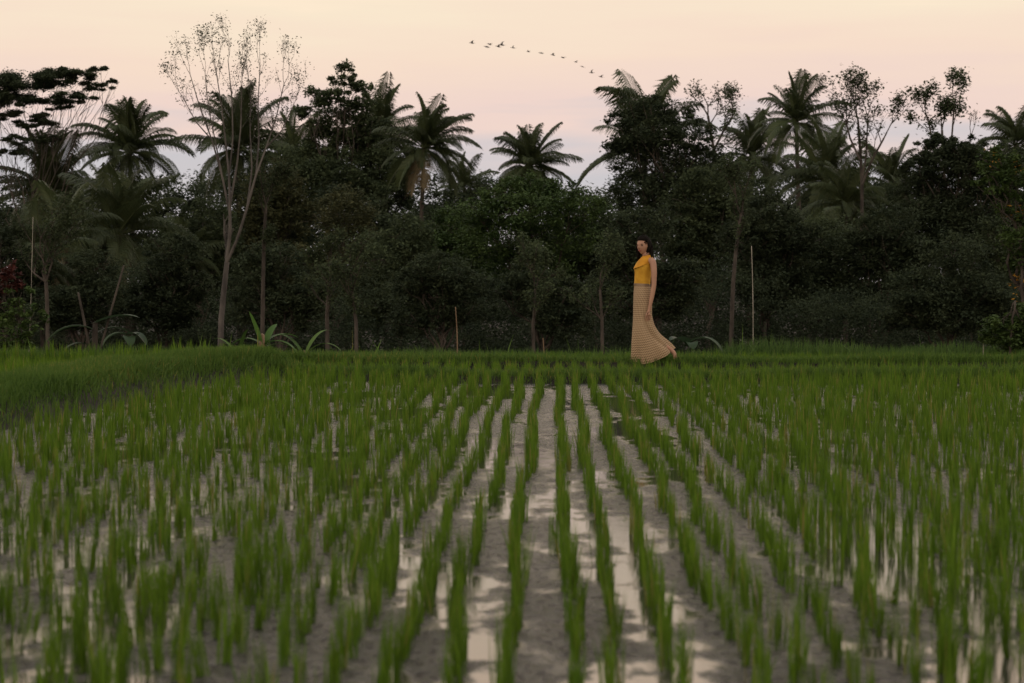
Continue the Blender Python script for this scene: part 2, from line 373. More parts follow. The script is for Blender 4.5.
# ------------------------------------------------------------------ trees
def lobe_points(rng, c, r, n, nclump):
    """leaf points gathered in clumps inside an ellipsoid, denser towards its outside"""
    u = rng.normal(size=(nclump, 3)); u /= np.linalg.norm(u, axis=1)[:, None]
    cc = c+u*r*(rng.uniform(.25, 1.0, nclump)**.5)[:, None]
    idx = rng.integers(0, nclump, n); cr = np.mean(r)*rng.uniform(.15, .40, nclump)
    flat = np.array([1, 1, min(.65, max(.22, 1.5*r[2]/r[0]))])
    return cc[idx]+rng.normal(size=(n, 3))*.55*cr[idx][:, None]*flat, idx
def limb(rng, a, b, r0, r1, n=7, wob=.06):
    a, b = np.asarray(a, float), np.asarray(b, float); t = np.linspace(0, 1, n)[:, None]
    P = a+(b-a)*t; Ln = np.linalg.norm(b-a)
    P[1:-1] += rng.normal(0, wob*Ln, (n-2, 3))*.5
    P[:, 2] += 0
    return P, np.linspace(r0, r1, n)
def broad_tree(name, label, cat, Y, lobes, trunk_px, mat, leaf_px=3.4, dens=1.0, bark='bark', trunk_r=2.2, seed=0, extra=None, group=None, fork=.45):
    """lobes: (px, py, rx, ry) as seen in the picture plane at distance Y, given real depth; trunk, limbs and crown are real size"""
    rng = np.random.default_rng(seed); s = Y/F_PX
    bx, bz = at(trunk_px, 300, Y)[0], float(terrain(at(trunk_px, 300, Y)[0], Y))
    base = np.array((bx, Y, bz-.05)); root = empty(name, base); tag(root, label, cat, group)
    g = Geo(); cg = Geo()
    tops = [at(l[0], l[1], Y) for l in lobes]; cen = np.mean(tops, 0)
    rx_all = max(l[2] for l in lobes)*s
    for k in range(len(tops)): tops[k] = tops[k]+np.array((0, rng.uniform(-.5, .5)*rx_all*(len(lobes) > 1), 0))
    low = min(t[2]-l[3]*s*.4 for t, l in zip(tops, lobes))
    forkp = np.array((base[0]+(cen[0]-base[0])*.6, Y, max(bz+1, bz+(low-bz)*(.55+fork*.6))))
    P, r = limb(rng, base, forkp, trunk_r*s*1.2, trunk_r*s*.8, 9, .025); g.tube(P-base, r, 8)
    for k, (t, l) in enumerate(zip(tops, lobes)):
        e = t+np.array((0, 0, l[3]*s*.35)); st = P[-1] if k % 2 == 0 or len(lobes) < 3 else P[-2]
        Q, r = limb(rng, st, e, trunk_r*s*.62, trunk_r*s*.16, 7, .07); g.tube(Q-base, r, 6)
        for b in range(5):
            q = Q[rng.integers(3, 6)]; u = rng.normal(size=3)*np.array((1, 1, .6)); u /= np.linalg.norm(u)
            W, r = limb(rng, q, t+u*np.array((l[2], l[2]*.8, l[3]))*s*.8, trunk_r*s*.25, trunk_r*s*.07, 5, .08); g.tube(W-base, r, 5)
        area = math.pi*l[2]*l[3]; n = int(dens*area/(leaf_px**2*.45)*6.0); nc = max(10, int(area/55*min(1, dens*1.3)))
        C, idx = lobe_points(rng, t, np.array((l[2], l[2]*.8, l[3]))*s*.9, n, nc)
        ct = np.clip(rng.normal(.5, .25, nc), 0, 1)
        cg.leaves(C-base, leaf_px*s*1.15, rng, t=np.clip(ct[idx]+rng.normal(0, .15, n), 0, 1))
    link('trunk', g.mesh('trunk', True), M[bark], root)
    link('crown', cg.mesh('crown'), M[mat], root)
    if extra: extra(root, base, s, rng)
    return root
def auto_lobes(rng, px, ytop, wd, ybot, n=6):
    """an uneven crown: one top lobe and several around it"""
    h = ybot-ytop; out = [(px+rng.uniform(-.1, .1)*wd, ytop+h*.22, wd*.32, h*.25)]
    for k in range(n-1):
        f = rng.uniform(-1, 1); yy = ytop+h*rng.uniform(.32, .85)
        out.append((px+f*wd*.33, yy, wd*rng.uniform(.2, .34), h*rng.uniform(.15, .26)))
    return out
def thin_tree(name, label, cat, Y, stems, leaf_n, leaf_px, mat, bark, seed, r0=2.2, spread=.32, up=.75, depth=4, leaf_from=2, base_px=None, scatter=6, side=3, l0=None):
    """open branching tree: px stems (lists of px points) that break into upright twigs with sparse leaves"""
    rng = np.random.default_rng(seed); s = Y/F_PX
    b0 = at(base_px if base_px else stems[0][0][0], 300, Y); bz = float(terrain(b0[0], Y)); base = np.array((b0[0], Y, bz-.05))
    root = empty(name, base); tag(root, label, cat); g = Geo(); tips = []
    def grow(p, d, ln, r, dep):
        n = 5; P = [p]; dd = d.copy()
        for _ in range(n-1):
            dd = dd+rng.normal(0, .10, 3)+np.array((0, 0, .05*up)); dd /= np.linalg.norm(dd); P.append(P[-1]+dd*ln/(n-1))
        P = np.array(P); g.tube(P-base, np.linspace(r, r*.62, n), 5 if dep > 1 else 4, .5)
        if dep <= leaf_from: tips.extend(P[2:])
        if dep == 0: return
        for _ in range(2 if rng.random() < .6 else 3):
            u = rng.normal(size=3); u[2] *= .3; nd = dd+u*spread; nd[2] += .25*up; nd /= np.linalg.norm(nd)
            grow(P[-1 if rng.random() < .75 else -2], nd, ln*rng.uniform(.62, .9), r*.58, dep-1)
    for st in stems:
        off = [0]; 
        for _ in st[1:-1]: off.append(off[-1]+rng.normal(0, .12))
        off.append(off[-1])
        P = np.array([at(a, b, Y+(0 if i == 0 and st is stems[0] else st_off)) for i, (a, b, st_off) in enumerate([(q[0], q[1], o_) for q, o_ in zip(st, off)])])
        if st is stems[0]: P[0] = base
        m = np.linspace(0, len(P)-1, len(P)*3); Pi = np.stack([np.interp(m, np.arange(len(P)), P[:, k]) for k in range(3)], -1)
        rr0 = st[0][2] if len(st[0]) > 2 else r0; rr1 = st[-1][2] if len(st[-1]) > 2 else rr0*.5
        g.tube(Pi-base, np.linspace(rr0, rr1, len(Pi))*s, 8)
        d = Pi[-1]-Pi[-3]; d /= np.linalg.norm(d)
        if depth: 
            L0 = (l0 or 42)*s
            for _ in range(side if len(st) > 2 else side//2):
                a = rng.integers(int(len(Pi)*.5), len(Pi)-1)
                if st is stems[0] and len(stems) > 2: break
                u = rng.normal(size=3); u[2] *= .2; nd = d*.8+u*spread*1.5; nd[2] += .3; nd /= np.linalg.norm(nd)
                grow(Pi[a], nd, L0*rng.uniform(.5, 1.0), rr1*s*.6, max(1, depth-2))
            for _ in range(2): 
                u = rng.normal(size=3); u[2] *= .3; nd = d+u*spread; nd /= np.linalg.norm(nd)
                grow(Pi[-1], nd, L0*rng.uniform(.7, 1.1), rr1*s*.75, depth-1)
    link('trunk', g.mesh('trunk', True), M[bark], root)
    if leaf_n:
        T = np.array(tips); c = T[rng.integers(0, len(T), max(4, leaf_n//scatter))]; idx = rng.integers(0, len(c), leaf_n)
        C = c[idx]+rng.normal(size=(leaf_n, 3))*s*3.2; cg = Geo(); cg.leaves(C-base, leaf_px*s, rng, .5, .3, t=rng.uniform(0, 1, leaf_n))
        link('crown', cg.mesh('crown'), M[mat], root)
    return root

# ---- coconut palms
def frond_mesh(rng, elev, curl, dry=False):
    """unit-length frond leaving the crown along +x at the given elevation and arching down"""
    n = 22; th = elev; P = [np.zeros(3)]; dirs = []
    for k in range(n):
        t = k/n; th -= curl*(.3+1.5*t)/n*(math.cos(th)*.7+.3)
        dv = np.array((math.cos(th), 0, math.sin(th))); dirs.append(dv); P.append(P[-1]+dv/n)
    P = np.array(P); g = Geo(); g.tube(P, np.linspace(.014, .003, n+1), 4, .9)
    tt = np.linspace(.14, .995, 64); Vs = []; Fs = []; T = []; c = 0
    up0 = rng.uniform(.1, .5)
    for sgn in (1, -1):
        for t in tt:
            if dry and rng.random() < .25: continue
            k = min(int(t*n), n-1); p = P[k]+(P[k+1]-P[k])*(t*n-k); dv = dirs[k]; upv = np.array((-dv[2], 0, dv[0]))
            ln = .29*(math.sin(math.pi*min(1, .12+t*.85))**.6+.12)*rng.uniform(.85, 1.1)
            a = dv*(.45+.5*t)+np.array((0, sgn, 0))*(1.0-.35*t)+upv*up0; a /= np.linalg.norm(a)
            mid = p+a*ln*.5; b = a+np.array((0, 0, -1.0))*rng.uniform(.8, 1.9); b /= np.linalg.norm(b); tip = mid+b*ln*.55
            wv = np.cross(a, (0, 0, 1.)); wv /= np.linalg.norm(wv)+1e-6; wv = dv*.7+wv*.3; wv /= np.linalg.norm(wv); ww = .0082
            Vs += [p-wv*ww*.6, p+wv*ww*.6, mid+wv*ww, mid-wv*ww, tip+wv*ww*.15, tip-wv*ww*.15]
            Fs += [[c, c+1, c+2, c+3], [c+3, c+2, c+4, c+5]]; c += 6; T += [float(np.clip(rng.normal(.5, .2), 0, 1))]*6
    g.add(np.array(Vs), np.array(Fs), np.array(T))
    me = g.mesh('frond'); me.materials.append(M['dead'] if dry else M['palm']); return me
rf = np.random.default_rng(77)
ELEV = [80, 62, 42, 20, -5, -32]
FRONDS = [[frond_mesh(rf, R(e), c) for c in (.45+.004*(80-e), .8+.004*(80-e), 1.2)] for e in ELEV]
DEADF = [frond_mesh(rf, R(-50), .6, True), frond_mesh(rf, R(-62), .5, True)]
def palm(label, px, py, Y, L_px, seed, nf=24, lean_px=0, wind=0, dead=0, low=True, tall=True):
    rng = np.random.default_rng(seed); s = Y/F_PX; c = at(px, py, Y)
    bx = at(px+lean_px, 300, Y)[0]; base = np.array((bx, Y, float(terrain(bx, Y))-.05))
    root = empty('palm_tree', base); tag(root, label, 'palm tree')
    t = np.linspace(0, 1, 12)[:, None]; P = base+(c-base)*t; P[:, 0] += (c[0]-base[0])*.35*np.sin(t[:, 0]*math.pi)*-.6
    g = Geo(); g.tube(P-base, np.linspace(3.2, 2.0, 12)*s*(L_px/55), 8); link('trunk', g.mesh('trunk', True), M['bark'], root)
    shag = rng.uniform(1.0, 2.4)
    for k in range(nf):
        f = k/(nf-1); ei = min(5, int(f*(6 if low else 4.6))); me = FRONDS[ei][int(np.clip(rng.normal(shag, .7), 0, 2.99))]
        o = link('frond', me, None, root, c-base); sc = L_px*s*rng.uniform(.75, 1.15)
        o.scale = (sc, sc, sc); az = k*2.39996+rng.normal(0, .25)
        if wind: az = az+wind*.6*math.sin(az)*-1
        o.rotation_euler = (rng.normal(0, .15), rng.normal(0, .08), az)
    for k in range(dead):
        o = link('dead_frond', DEADF[k % 2], None, root, c-base); sc = L_px*s*.95; o.scale = (sc, sc, sc)
        o.rotation_euler = (0, 0, rng.uniform(-2.6, -.5)); o['label'] = 'dry brown frond hanging down'
    return root
palm('broad coconut palm with a full shaggy crown right of the flat topped tree', 130, 152, 95, 60, 1, 37, 4)
palm('low coconut palm half hidden below the flat topped tree', 50, 192, 84, 68, 2, 33, -6)
palm('coconut palm behind the tall leafless tree', 238, 150, 104, 66, 3, 33, 2)
palm('coconut palm whose fronds stick out right of the leafless tree', 292, 168, 112, 57, 4, 29, 3)
palm('tall dark coconut palm rising beside the tallest leafy tree', 382, 134, 108, 54, 5, 33, 5)
palm('coconut palm with wind blown fronds and dry ones hanging below its crown', 424, 148, 92, 52, 6, 37, -6, .8, 3)
palm('smallest coconut palm, low in the gap left of the round topped palm', 464, 190, 132, 36, 7, 25, 0)
palm('round topped coconut palm standing alone above the bright round tree', 530, 166, 118, 46, 8, 43, 2)
palm('coconut palm whose upper fronds poke out above the dense black tree', 644, 150, 120, 76, 9, 19, 4, 0, 0, False)
palm('coconut palm just left of the star shaped palm', 752, 158, 126, 50, 10, 31, -2)
palm('star shaped coconut palm, tallest on the right against the sky', 796, 122, 104, 52, 11, 31, 6)
palm('coconut palm with drooping fronds below the star shaped palm', 826, 180, 98, 57, 12, 33, 2)
palm('coconut palm low between the two slender open trees on the right', 892, 185, 122, 48, 13, 31, -2)
palm('coconut palm cut by the right edge of the view', 1016, 145, 110, 44, 14, 33, 2)
palm('front coconut palm with long drooping fronds and a bare leaning trunk', 118, 235, 70, 80, 15, 29, 14, 0, 2)
palm('coconut palm with pale drooping fronds low among the left trees', 40, 262, 62, 59, 16, 25, 4, 0, 1)
palm('coconut palm deep in shade low behind the slender open trees', 846, 205, 88, 52, 17, 29, 0)

palm('young coconut palm with low fronds left of the front palm trunk', 66, 236, 66, 56, 21, 22, 2, 0, 1)
palm('young coconut palm with pale fronds between the front palm and the leafless tree', 186, 256, 80, 46, 22, 18, 2)
palm('young coconut palm deep in shade right of the tall white pole', 812, 242, 80, 46, 23, 18, -2, 0, 1)
# ---- flat-topped tree on the far left
A1 = [(22, 80, 42, 12), (58, 76, 34, 9), (84, 78, 26, 7), (100, 70, 14, 4), (2, 92, 36, 14), (48, 103, 34, 7), (78, 98, 30, 7), (98, 88, 18, 5), (110, 80, 8, 3), (14, 116, 34, 7), (36, 124, 26, 6), (50, 138, 20, 4), (26, 141, 28, 5),
      (8, 152, 26, 6), (-26, 96, 34, 14), (-22, 128, 32, 9)]
broad_tree('spreading_tree', 'dark flat topped tree with layered spreading boughs at the left edge', 'tree', 82, A1, 16, 'dark', 2.4, 3.0, 'bark', 1.2, 201, fork=.15)
# ---- tall almost leafless tree
bare = [[(219, 352, 3.17), (221, 322, 2.88), (224, 290, 2.74), (227, 262, 2.45)],
        [(227, 262, 1.94), (230, 232), (230, 205), (229, 175), (226, 145), (222, 110), (216, 70, 0.40)],
        [(227, 262, 1.66), (237, 240), (247, 208), (256, 175), (266, 148), (276, 118), (284, 84, 0.40)],
        [(230, 215, 1.22), (222, 175), (212, 140), (200, 108), (190, 74, 0.36)], [(230, 205, 1.22), (237, 165), (241, 125), (242, 78, 0.36)],
        [(229, 175, 1.01), (233, 140), (232, 100), (228, 60, 0.36)], [(256, 175, 1.01), (259, 140), (258, 105), (260, 66, 0.36)], [(247, 208, 1.01), (252, 170), (250, 130), (251, 88, 0.36)],
        [(212, 140, 0.72), (196, 122), (182, 96, 0.32)], [(266, 148, 0.79), (282, 130), (294, 104, 0.32)], [(222, 175, 0.79), (215, 140), (208, 105), (205, 72, 0.32)]]
thin_tree('bare_tree', 'tall almost leafless tree with pale forked stems and a fan of upright twigs', 'tree', 48, bare, 3600, 2.4, 'forest', 'palebark', 202, 3, .26, 1.0, 3, 2, 219, 4, l0=20, side=5)
# ---- slender open trees against the sky
thin_tree('slender_tree', 'small open tree showing twigs above the canopy right of the dense black tree', 'tree', 95,
          [[(716, 300, 2), (716, 200), (714, 150), (708, 116, 1.2)], [(714, 150, 1.2), (724, 130), (732, 118, .9)]], 1300, 3.2, 'forest', 'bark', 203, 2, .42, .6, 4, 2, l0=17)
thin_tree('slender_tree', 'tall slender tree with two leafy heads and a long bare leaning stem', 'tree', 85,
          [[(874, 345, 2.4), (868, 300), (862, 240), (862, 180), (860, 148), (858, 120, 1.1)], [(862, 185, 1.3), (872, 160), (884, 138, .9)], [(860, 160, 1.2), (850, 138), (846, 122, .8)], [(861, 190, 1.0), (866, 155), (868, 116, .7)]], 2600, 3.4, 'forest', 'bark', 204, 2.2, .4, .6, 4, 2, l0=20)
thin_tree('slender_tree', 'slender tree with a narrow leafy head standing above the bulky dark tree on the right', 'tree', 88,
          [[(948, 320, 2.2), (946, 220), (944, 170), (942, 130, 1.2)], [(944, 170, 1.1), (932, 140), (928, 118, .8)], [(944, 165, 1.0), (952, 135), (954, 108, .8)]], 2600, 3.6, 'forest', 'bark', 205, 2, .24, .9, 4, 2, l0=14)
thin_tree('slender_tree', 'thin leafless sapling right of the narrow leafy head', 'tree', 90,
          [[(972, 300, 1.3), (972, 200), (970, 140, .6)]], 60, 2.6, 'forest', 'bark', 206, 1.3, .3, .6, 3, 1, l0=14)
# ---- large leafy trees
rt = np.random.default_rng(99)
def BT(label, Y, px, ytop, wd, ybot, mat, seed, n=10, trunk=None, **k):
    r = np.random.default_rng(seed)
    return broad_tree('leafy_tree', label, 'tree', Y, auto_lobes(r, px, ytop, wd, ybot, n), trunk if trunk else px, mat, seed=seed+500, **k)
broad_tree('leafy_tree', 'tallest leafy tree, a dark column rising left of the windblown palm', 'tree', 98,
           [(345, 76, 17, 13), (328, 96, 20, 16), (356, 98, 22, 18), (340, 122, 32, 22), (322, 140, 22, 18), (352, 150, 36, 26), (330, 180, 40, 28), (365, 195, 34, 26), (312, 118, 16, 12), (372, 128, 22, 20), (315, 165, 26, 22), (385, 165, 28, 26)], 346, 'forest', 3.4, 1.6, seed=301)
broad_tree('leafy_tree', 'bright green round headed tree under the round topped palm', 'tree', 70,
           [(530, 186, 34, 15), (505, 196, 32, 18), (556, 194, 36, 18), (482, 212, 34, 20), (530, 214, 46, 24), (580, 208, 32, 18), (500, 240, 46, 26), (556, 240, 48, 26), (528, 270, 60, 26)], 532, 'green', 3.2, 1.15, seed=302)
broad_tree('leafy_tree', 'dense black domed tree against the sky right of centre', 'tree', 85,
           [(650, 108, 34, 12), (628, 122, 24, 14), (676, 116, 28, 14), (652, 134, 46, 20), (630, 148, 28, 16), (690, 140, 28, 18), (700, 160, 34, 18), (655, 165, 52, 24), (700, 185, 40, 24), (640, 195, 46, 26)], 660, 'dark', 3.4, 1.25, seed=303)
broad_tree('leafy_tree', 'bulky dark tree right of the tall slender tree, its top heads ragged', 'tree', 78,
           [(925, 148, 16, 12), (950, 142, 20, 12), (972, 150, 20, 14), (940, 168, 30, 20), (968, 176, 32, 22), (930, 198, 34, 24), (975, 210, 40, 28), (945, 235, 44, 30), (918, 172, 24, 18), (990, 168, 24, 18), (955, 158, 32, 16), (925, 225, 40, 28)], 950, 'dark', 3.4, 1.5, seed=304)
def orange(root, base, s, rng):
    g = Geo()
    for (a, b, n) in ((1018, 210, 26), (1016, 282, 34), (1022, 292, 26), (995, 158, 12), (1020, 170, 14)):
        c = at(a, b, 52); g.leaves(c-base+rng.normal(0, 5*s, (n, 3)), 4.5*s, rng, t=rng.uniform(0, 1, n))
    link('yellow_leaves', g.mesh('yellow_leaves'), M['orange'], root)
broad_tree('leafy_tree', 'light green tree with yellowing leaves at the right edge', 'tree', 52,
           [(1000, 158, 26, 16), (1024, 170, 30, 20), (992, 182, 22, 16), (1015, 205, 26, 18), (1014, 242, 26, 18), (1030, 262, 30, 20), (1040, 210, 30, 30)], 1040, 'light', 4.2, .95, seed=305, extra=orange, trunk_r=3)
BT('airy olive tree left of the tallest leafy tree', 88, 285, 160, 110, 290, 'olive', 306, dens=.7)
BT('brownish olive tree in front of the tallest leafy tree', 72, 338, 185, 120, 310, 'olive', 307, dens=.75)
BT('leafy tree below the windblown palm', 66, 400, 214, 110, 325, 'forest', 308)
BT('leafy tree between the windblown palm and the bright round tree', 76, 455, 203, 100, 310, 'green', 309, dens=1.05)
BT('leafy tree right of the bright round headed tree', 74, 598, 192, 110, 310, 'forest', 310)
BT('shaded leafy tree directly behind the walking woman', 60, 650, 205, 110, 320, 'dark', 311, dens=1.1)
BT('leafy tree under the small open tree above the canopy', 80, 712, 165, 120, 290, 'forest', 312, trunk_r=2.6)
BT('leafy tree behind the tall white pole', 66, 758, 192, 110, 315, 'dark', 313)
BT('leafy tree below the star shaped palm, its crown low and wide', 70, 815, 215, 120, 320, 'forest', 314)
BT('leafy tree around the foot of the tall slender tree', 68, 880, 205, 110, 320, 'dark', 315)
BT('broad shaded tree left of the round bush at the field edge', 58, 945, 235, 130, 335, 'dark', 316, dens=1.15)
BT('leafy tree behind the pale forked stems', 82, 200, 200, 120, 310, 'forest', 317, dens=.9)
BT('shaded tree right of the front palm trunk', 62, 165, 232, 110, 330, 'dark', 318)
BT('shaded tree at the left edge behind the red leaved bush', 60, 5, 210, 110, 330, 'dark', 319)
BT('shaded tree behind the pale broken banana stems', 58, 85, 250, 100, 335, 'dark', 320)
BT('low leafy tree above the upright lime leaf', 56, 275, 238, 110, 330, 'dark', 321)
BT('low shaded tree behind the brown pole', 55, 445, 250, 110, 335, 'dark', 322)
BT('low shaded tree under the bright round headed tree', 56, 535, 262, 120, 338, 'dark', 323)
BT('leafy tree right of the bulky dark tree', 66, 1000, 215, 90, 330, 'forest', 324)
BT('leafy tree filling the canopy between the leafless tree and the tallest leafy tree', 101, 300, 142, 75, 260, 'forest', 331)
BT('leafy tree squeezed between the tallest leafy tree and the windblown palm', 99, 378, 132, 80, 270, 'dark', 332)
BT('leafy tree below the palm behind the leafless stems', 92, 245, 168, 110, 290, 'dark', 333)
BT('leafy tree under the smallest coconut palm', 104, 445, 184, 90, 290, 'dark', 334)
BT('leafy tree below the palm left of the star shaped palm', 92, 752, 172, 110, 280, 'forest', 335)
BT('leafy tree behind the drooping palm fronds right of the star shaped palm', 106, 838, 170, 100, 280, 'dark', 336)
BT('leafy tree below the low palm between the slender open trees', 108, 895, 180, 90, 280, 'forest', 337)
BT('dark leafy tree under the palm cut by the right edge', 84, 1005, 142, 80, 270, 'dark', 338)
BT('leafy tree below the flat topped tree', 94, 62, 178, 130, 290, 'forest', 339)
BT('leafy tree in the low gap right of the broad shaggy palm', 98, 168, 192, 90, 290, 'dark', 340)
# ---- visible trunks standing in front of the shade
def stem_tree(label, Y, pts, seed, bark='bark', r=2.2, lob=None, mat='forest'):
    return thin_tree('young_tree', label, 'tree', Y, pts, 2600, 3.4, mat, bark, seed, r, .4, .5, 4, 3, pts[0][0][0], l0=22)
stem_tree('straight slender grey trunk right of the leafless tree', 50, [[(261, 345, 2.3), (263, 290), (264, 240), (266, 205, 1.4)]], 401, 'bark')
stem_tree('young tree with a low V shaped fork near the left edge', 46, [[(48, 330, 2.2), (47, 300), (46, 282, 1.8)], [(46, 282, 1.4), (42, 272), (50, 255, .8)], [(46, 282, 1.2), (52, 262), (46, 244, .7)]], 402, 'bark')
stem_tree('leaning reddish trunk between the woman and the tall white pole', 50, [[(729, 318, 2.4), (733, 285), (736, 250), (741, 215, 1.5)]], 403)
stem_tree('short crooked trunk below the airy olive tree', 48, [[(328, 345, 2.4), (327, 315), (329, 285, 1.6)]], 404)
stem_tree('dim thin trunk at the right of the low shaded tree', 47, [[(603, 352, 2.0), (602, 320), (600, 290, 1.4)]], 405)
stem_tree('dim trunk below the windblown palm, slightly bent', 47, [[(357, 352, 2.2), (356, 322), (352, 292, 1.4)]], 406)
stem_tree('dim trunk under the bright round headed tree', 49, [[(535, 350, 2.0), (533, 325), (536, 298, 1.4)]], 407)

# ---- far woods and undergrowth that read as one dark mass
def leaf_band(name, label, Y0, Y1, x0, x1, top, bot, leaf_px, dens, mat, seed, clump=9):
    rng = np.random.default_rng(seed); g = Geo(); Ym = (Y0+Y1)/2; area = (x1-x0)*(bot-np.mean(top(np.linspace(x0, x1, 80)))); n = int(dens*3.6*area/(leaf_px**2*.45)); nc = int(area/90)
    cx = rng.uniform(x0, x1, nc); tp = top(cx); cyy = tp+(bot-tp)*rng.uniform(0, 1, nc)**1.1; yy = rng.uniform(Y0, Y1, nc)
    C = np.array([at(a, b, yv) for a, b, yv in zip(cx, cyy, yy)]); gz = terrain(C[:, 0], C[:, 1]); C[:, 2] = np.maximum(C[:, 2], gz+.1)
    idx = rng.integers(0, nc, n); s = (yy/F_PX)[idx][:, None]
    P = C[idx]+rng.normal(size=(n, 3))*s*clump*np.array((1, 1, .6))*rng.uniform(.4, 1.3, nc)[idx][:, None]
    ct = np.clip(rng.normal(.45, .28, nc), 0, 1)
    g.leaves(P, leaf_px*Ym/F_PX, rng, t=ct[idx])
    return tag(link(name, g.mesh(name), M[mat]), label, 'woods', kind='stuff')
def wave(b, amp, s):
    def f(x): x = np.asarray(x, float); return b+amp*(np.sin(x/47+s)+.6*np.sin(x/19+2*s)+.4*np.sin(x/8.3+3*s))
    return f
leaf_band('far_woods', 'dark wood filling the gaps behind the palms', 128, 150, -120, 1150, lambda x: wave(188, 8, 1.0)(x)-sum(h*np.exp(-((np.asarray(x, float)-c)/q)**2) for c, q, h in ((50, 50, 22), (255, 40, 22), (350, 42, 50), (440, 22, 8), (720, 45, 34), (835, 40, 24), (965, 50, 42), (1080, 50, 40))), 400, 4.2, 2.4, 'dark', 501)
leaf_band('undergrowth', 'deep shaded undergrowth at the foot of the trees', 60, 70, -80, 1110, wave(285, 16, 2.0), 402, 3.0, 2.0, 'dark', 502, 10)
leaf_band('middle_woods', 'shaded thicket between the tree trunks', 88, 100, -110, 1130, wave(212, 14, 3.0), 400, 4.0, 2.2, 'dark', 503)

# ------------------------------------------------------------------ plants at the field edge
def ground_at(px, Y): x = at(px, 300, Y)[0]; return np.array((x, Y, float(terrain(x, Y))))
def big_leaf(rng, d, ln, wd, droop, n=8, tint=.5):
    """broad folded leaf blade with a midrib, from origin along d (world), drooping"""
    d = np.asarray(d, float); d /= np.linalg.norm(d); P = [np.zeros(3)]; dv = d.copy(); D = []
    for k in range(n): dv = dv+np.array((0, 0, -droop/n*(1+k/n))); dv /= np.linalg.norm(dv); D.append(dv.copy()); P.append(P[-1]+dv*ln/n)
    P = np.array(P); D.append(D[-1]); V = []; 
    for k in range(n+1):
        t = k/n; sd = np.cross(D[k], (0, 0, 1.)); 
        if np.linalg.norm(sd) < .25: sd = np.cross(D[k], (0, 1., 0))
        sd /= np.linalg.norm(sd); upv = np.cross(sd, D[k]); w_ = wd*.5*(math.sin(math.pi*min(1, .08+t*.92))**.6)*(1 if t < 1 else .05)*rng.uniform(.92, 1.05)
        V += [P[k]-sd*w_+upv*w_*.25, P[k], P[k]+sd*w_+upv*w_*.25]
    Fq = []
    for k in range(n): a = 3*k; Fq += [[a, a+1, a+4, a+3], [a+1, a+2, a+5, a+4]]
    return np.array(V), np.array(Fq), tint
def leaf_plant(name, label, cat, px, Y, leaves, mat, seed, stem_h=.3, stem_r=.04, stems=None, leafname='leaf', bark='brownpole'):
    rng = np.random.default_rng(seed); b = ground_at(px, Y); root = empty(name, b); tag(root, label, cat)
    g = Geo()
    for (h, dx, r) in (stems or [(stem_h, 0, stem_r)]):
        t = np.linspace(0, 1, 6)[:, None]; g.tube(np.array((0, 0, -.03))+t*np.array((dx, 0, h)), np.linspace(r, r*.6, 6), 7)
    link('stem', g.mesh('stem', True), M[bark], root)
    for (ox, oz, dx, dy, dz, ln, wd, droop) in leaves:
        V, Fq, t = big_leaf(rng, (dx, dy, dz), ln, wd, droop); gg = Geo(); gg.add(V+np.array((ox, 0, oz)), Fq, float(rng.uniform(.2, .9)))
        link(leafname, gg.mesh('leaf', True), M[mat], root)
    return root
# (offset x, offset z, direction, length, width, droop); about 57 px to the metre at 35 m
leaf_plant('banana_plant', 'banana plant with one upright lime green leaf beside arching leaves', 'plant', 262, 32.6,
           [(0, .25, -.30, -.2, 1, .66, .16, .1), (0, .3, .9, -.2, .6, .7, .13, 1.2), (0, .3, .75, .4, .8, .7, .15, .9), (0, .3, -.8, .2, .7, .6, .15, 1.1), (.05, .3, .25, .5, 1, .5, .15, .6)], 'banana', 601, .5, .07)
leaf_plant('banana_plant', 'banana plant with pale broken stems and few ragged leaves on the left', 'plant', 94, 33.2,
           [(0, .75, .85, -.2, .45, .85, .2, .5), (0, .65, -.9, -.2, .5, 1.0, .22, 1.3), (.05, .6, 1, .3, .7, .7, .18, 1.1), (-.1, .4, -.6, -.3, .3, .5, .15, 1.1)], 'taro', 602, .8, .06,
           [(.8, .02, .07), (1.3, -.26, .03), (1.75, .5, .025)], bark='bark')
leaf_plant('taro_plant', 'small taro plant with drooping pale leaves right of the broken banana stems', 'plant', 127, 32.8,
           [(0, .5, -.8, -.3, .35, .5, .24, 1.3), (0, .5, .8, -.3, .4, .45, .22, 1.4), (0, .45, .3, -.8, .4, .4, .2, 1.3), (0, .3, .5, -.2, .9, .35, .12, .6)], 'taro', 603, .52, .018, bark='taro')
leaf_plant('fern', 'arching fern like plant right of the upright lime leaf', 'plant', 304, 32.7,
           [(0, .1, -.7, -.2, 1, .85, .09, 1.3), (0, .1, -.45, .3, 1, .9, .09, 1.2), (0, .1, .6, -.2, 1, .8, .09, 1.4), (0, .1, .3, .4, 1, .85, .09, 1.0), (0, .1, .9, .2, .7, .6, .08, 1.2)], 'weeds', 604, .25, .03)
leaf_plant('taro_plant', 'taro plant with two broad leaves just right of the woman', 'plant', 689, 32.7,
           [(0, .3, -.45, -.4, .6, .5, .26, .9), (0, .35, .8, -.3, .75, .75, .2, 1.7), (0, .3, .1, -.8, .7, .4, .22, 1.3)], 'taro', 605, .35, .018, bark='taro')
leaf_plant('fern', 'low clump of broad weeds left of the leafless tree foot', 'plant', 238, 32.5,
           [(0, .05, -.7, -.2, 1, .6, .07, 1.3), (0, .05, -.45, .3, 1, .7, .07, 1.0), (0, .05, .6, -.2, 1, .6, .07, 1.4), (0, .05, .2, -.4, 1, .75, .07, .8)], 'weeds', 606, .2, .03)
def bush(label, px, Y, lobes, mat, seed, extra=None, leaf_px=3.4, dens=1.2):
    return broad_tree('bush', label, 'bush', Y, lobes, px, mat, leaf_px, dens, 'bark', 1.2, seed, extra, fork=.1)
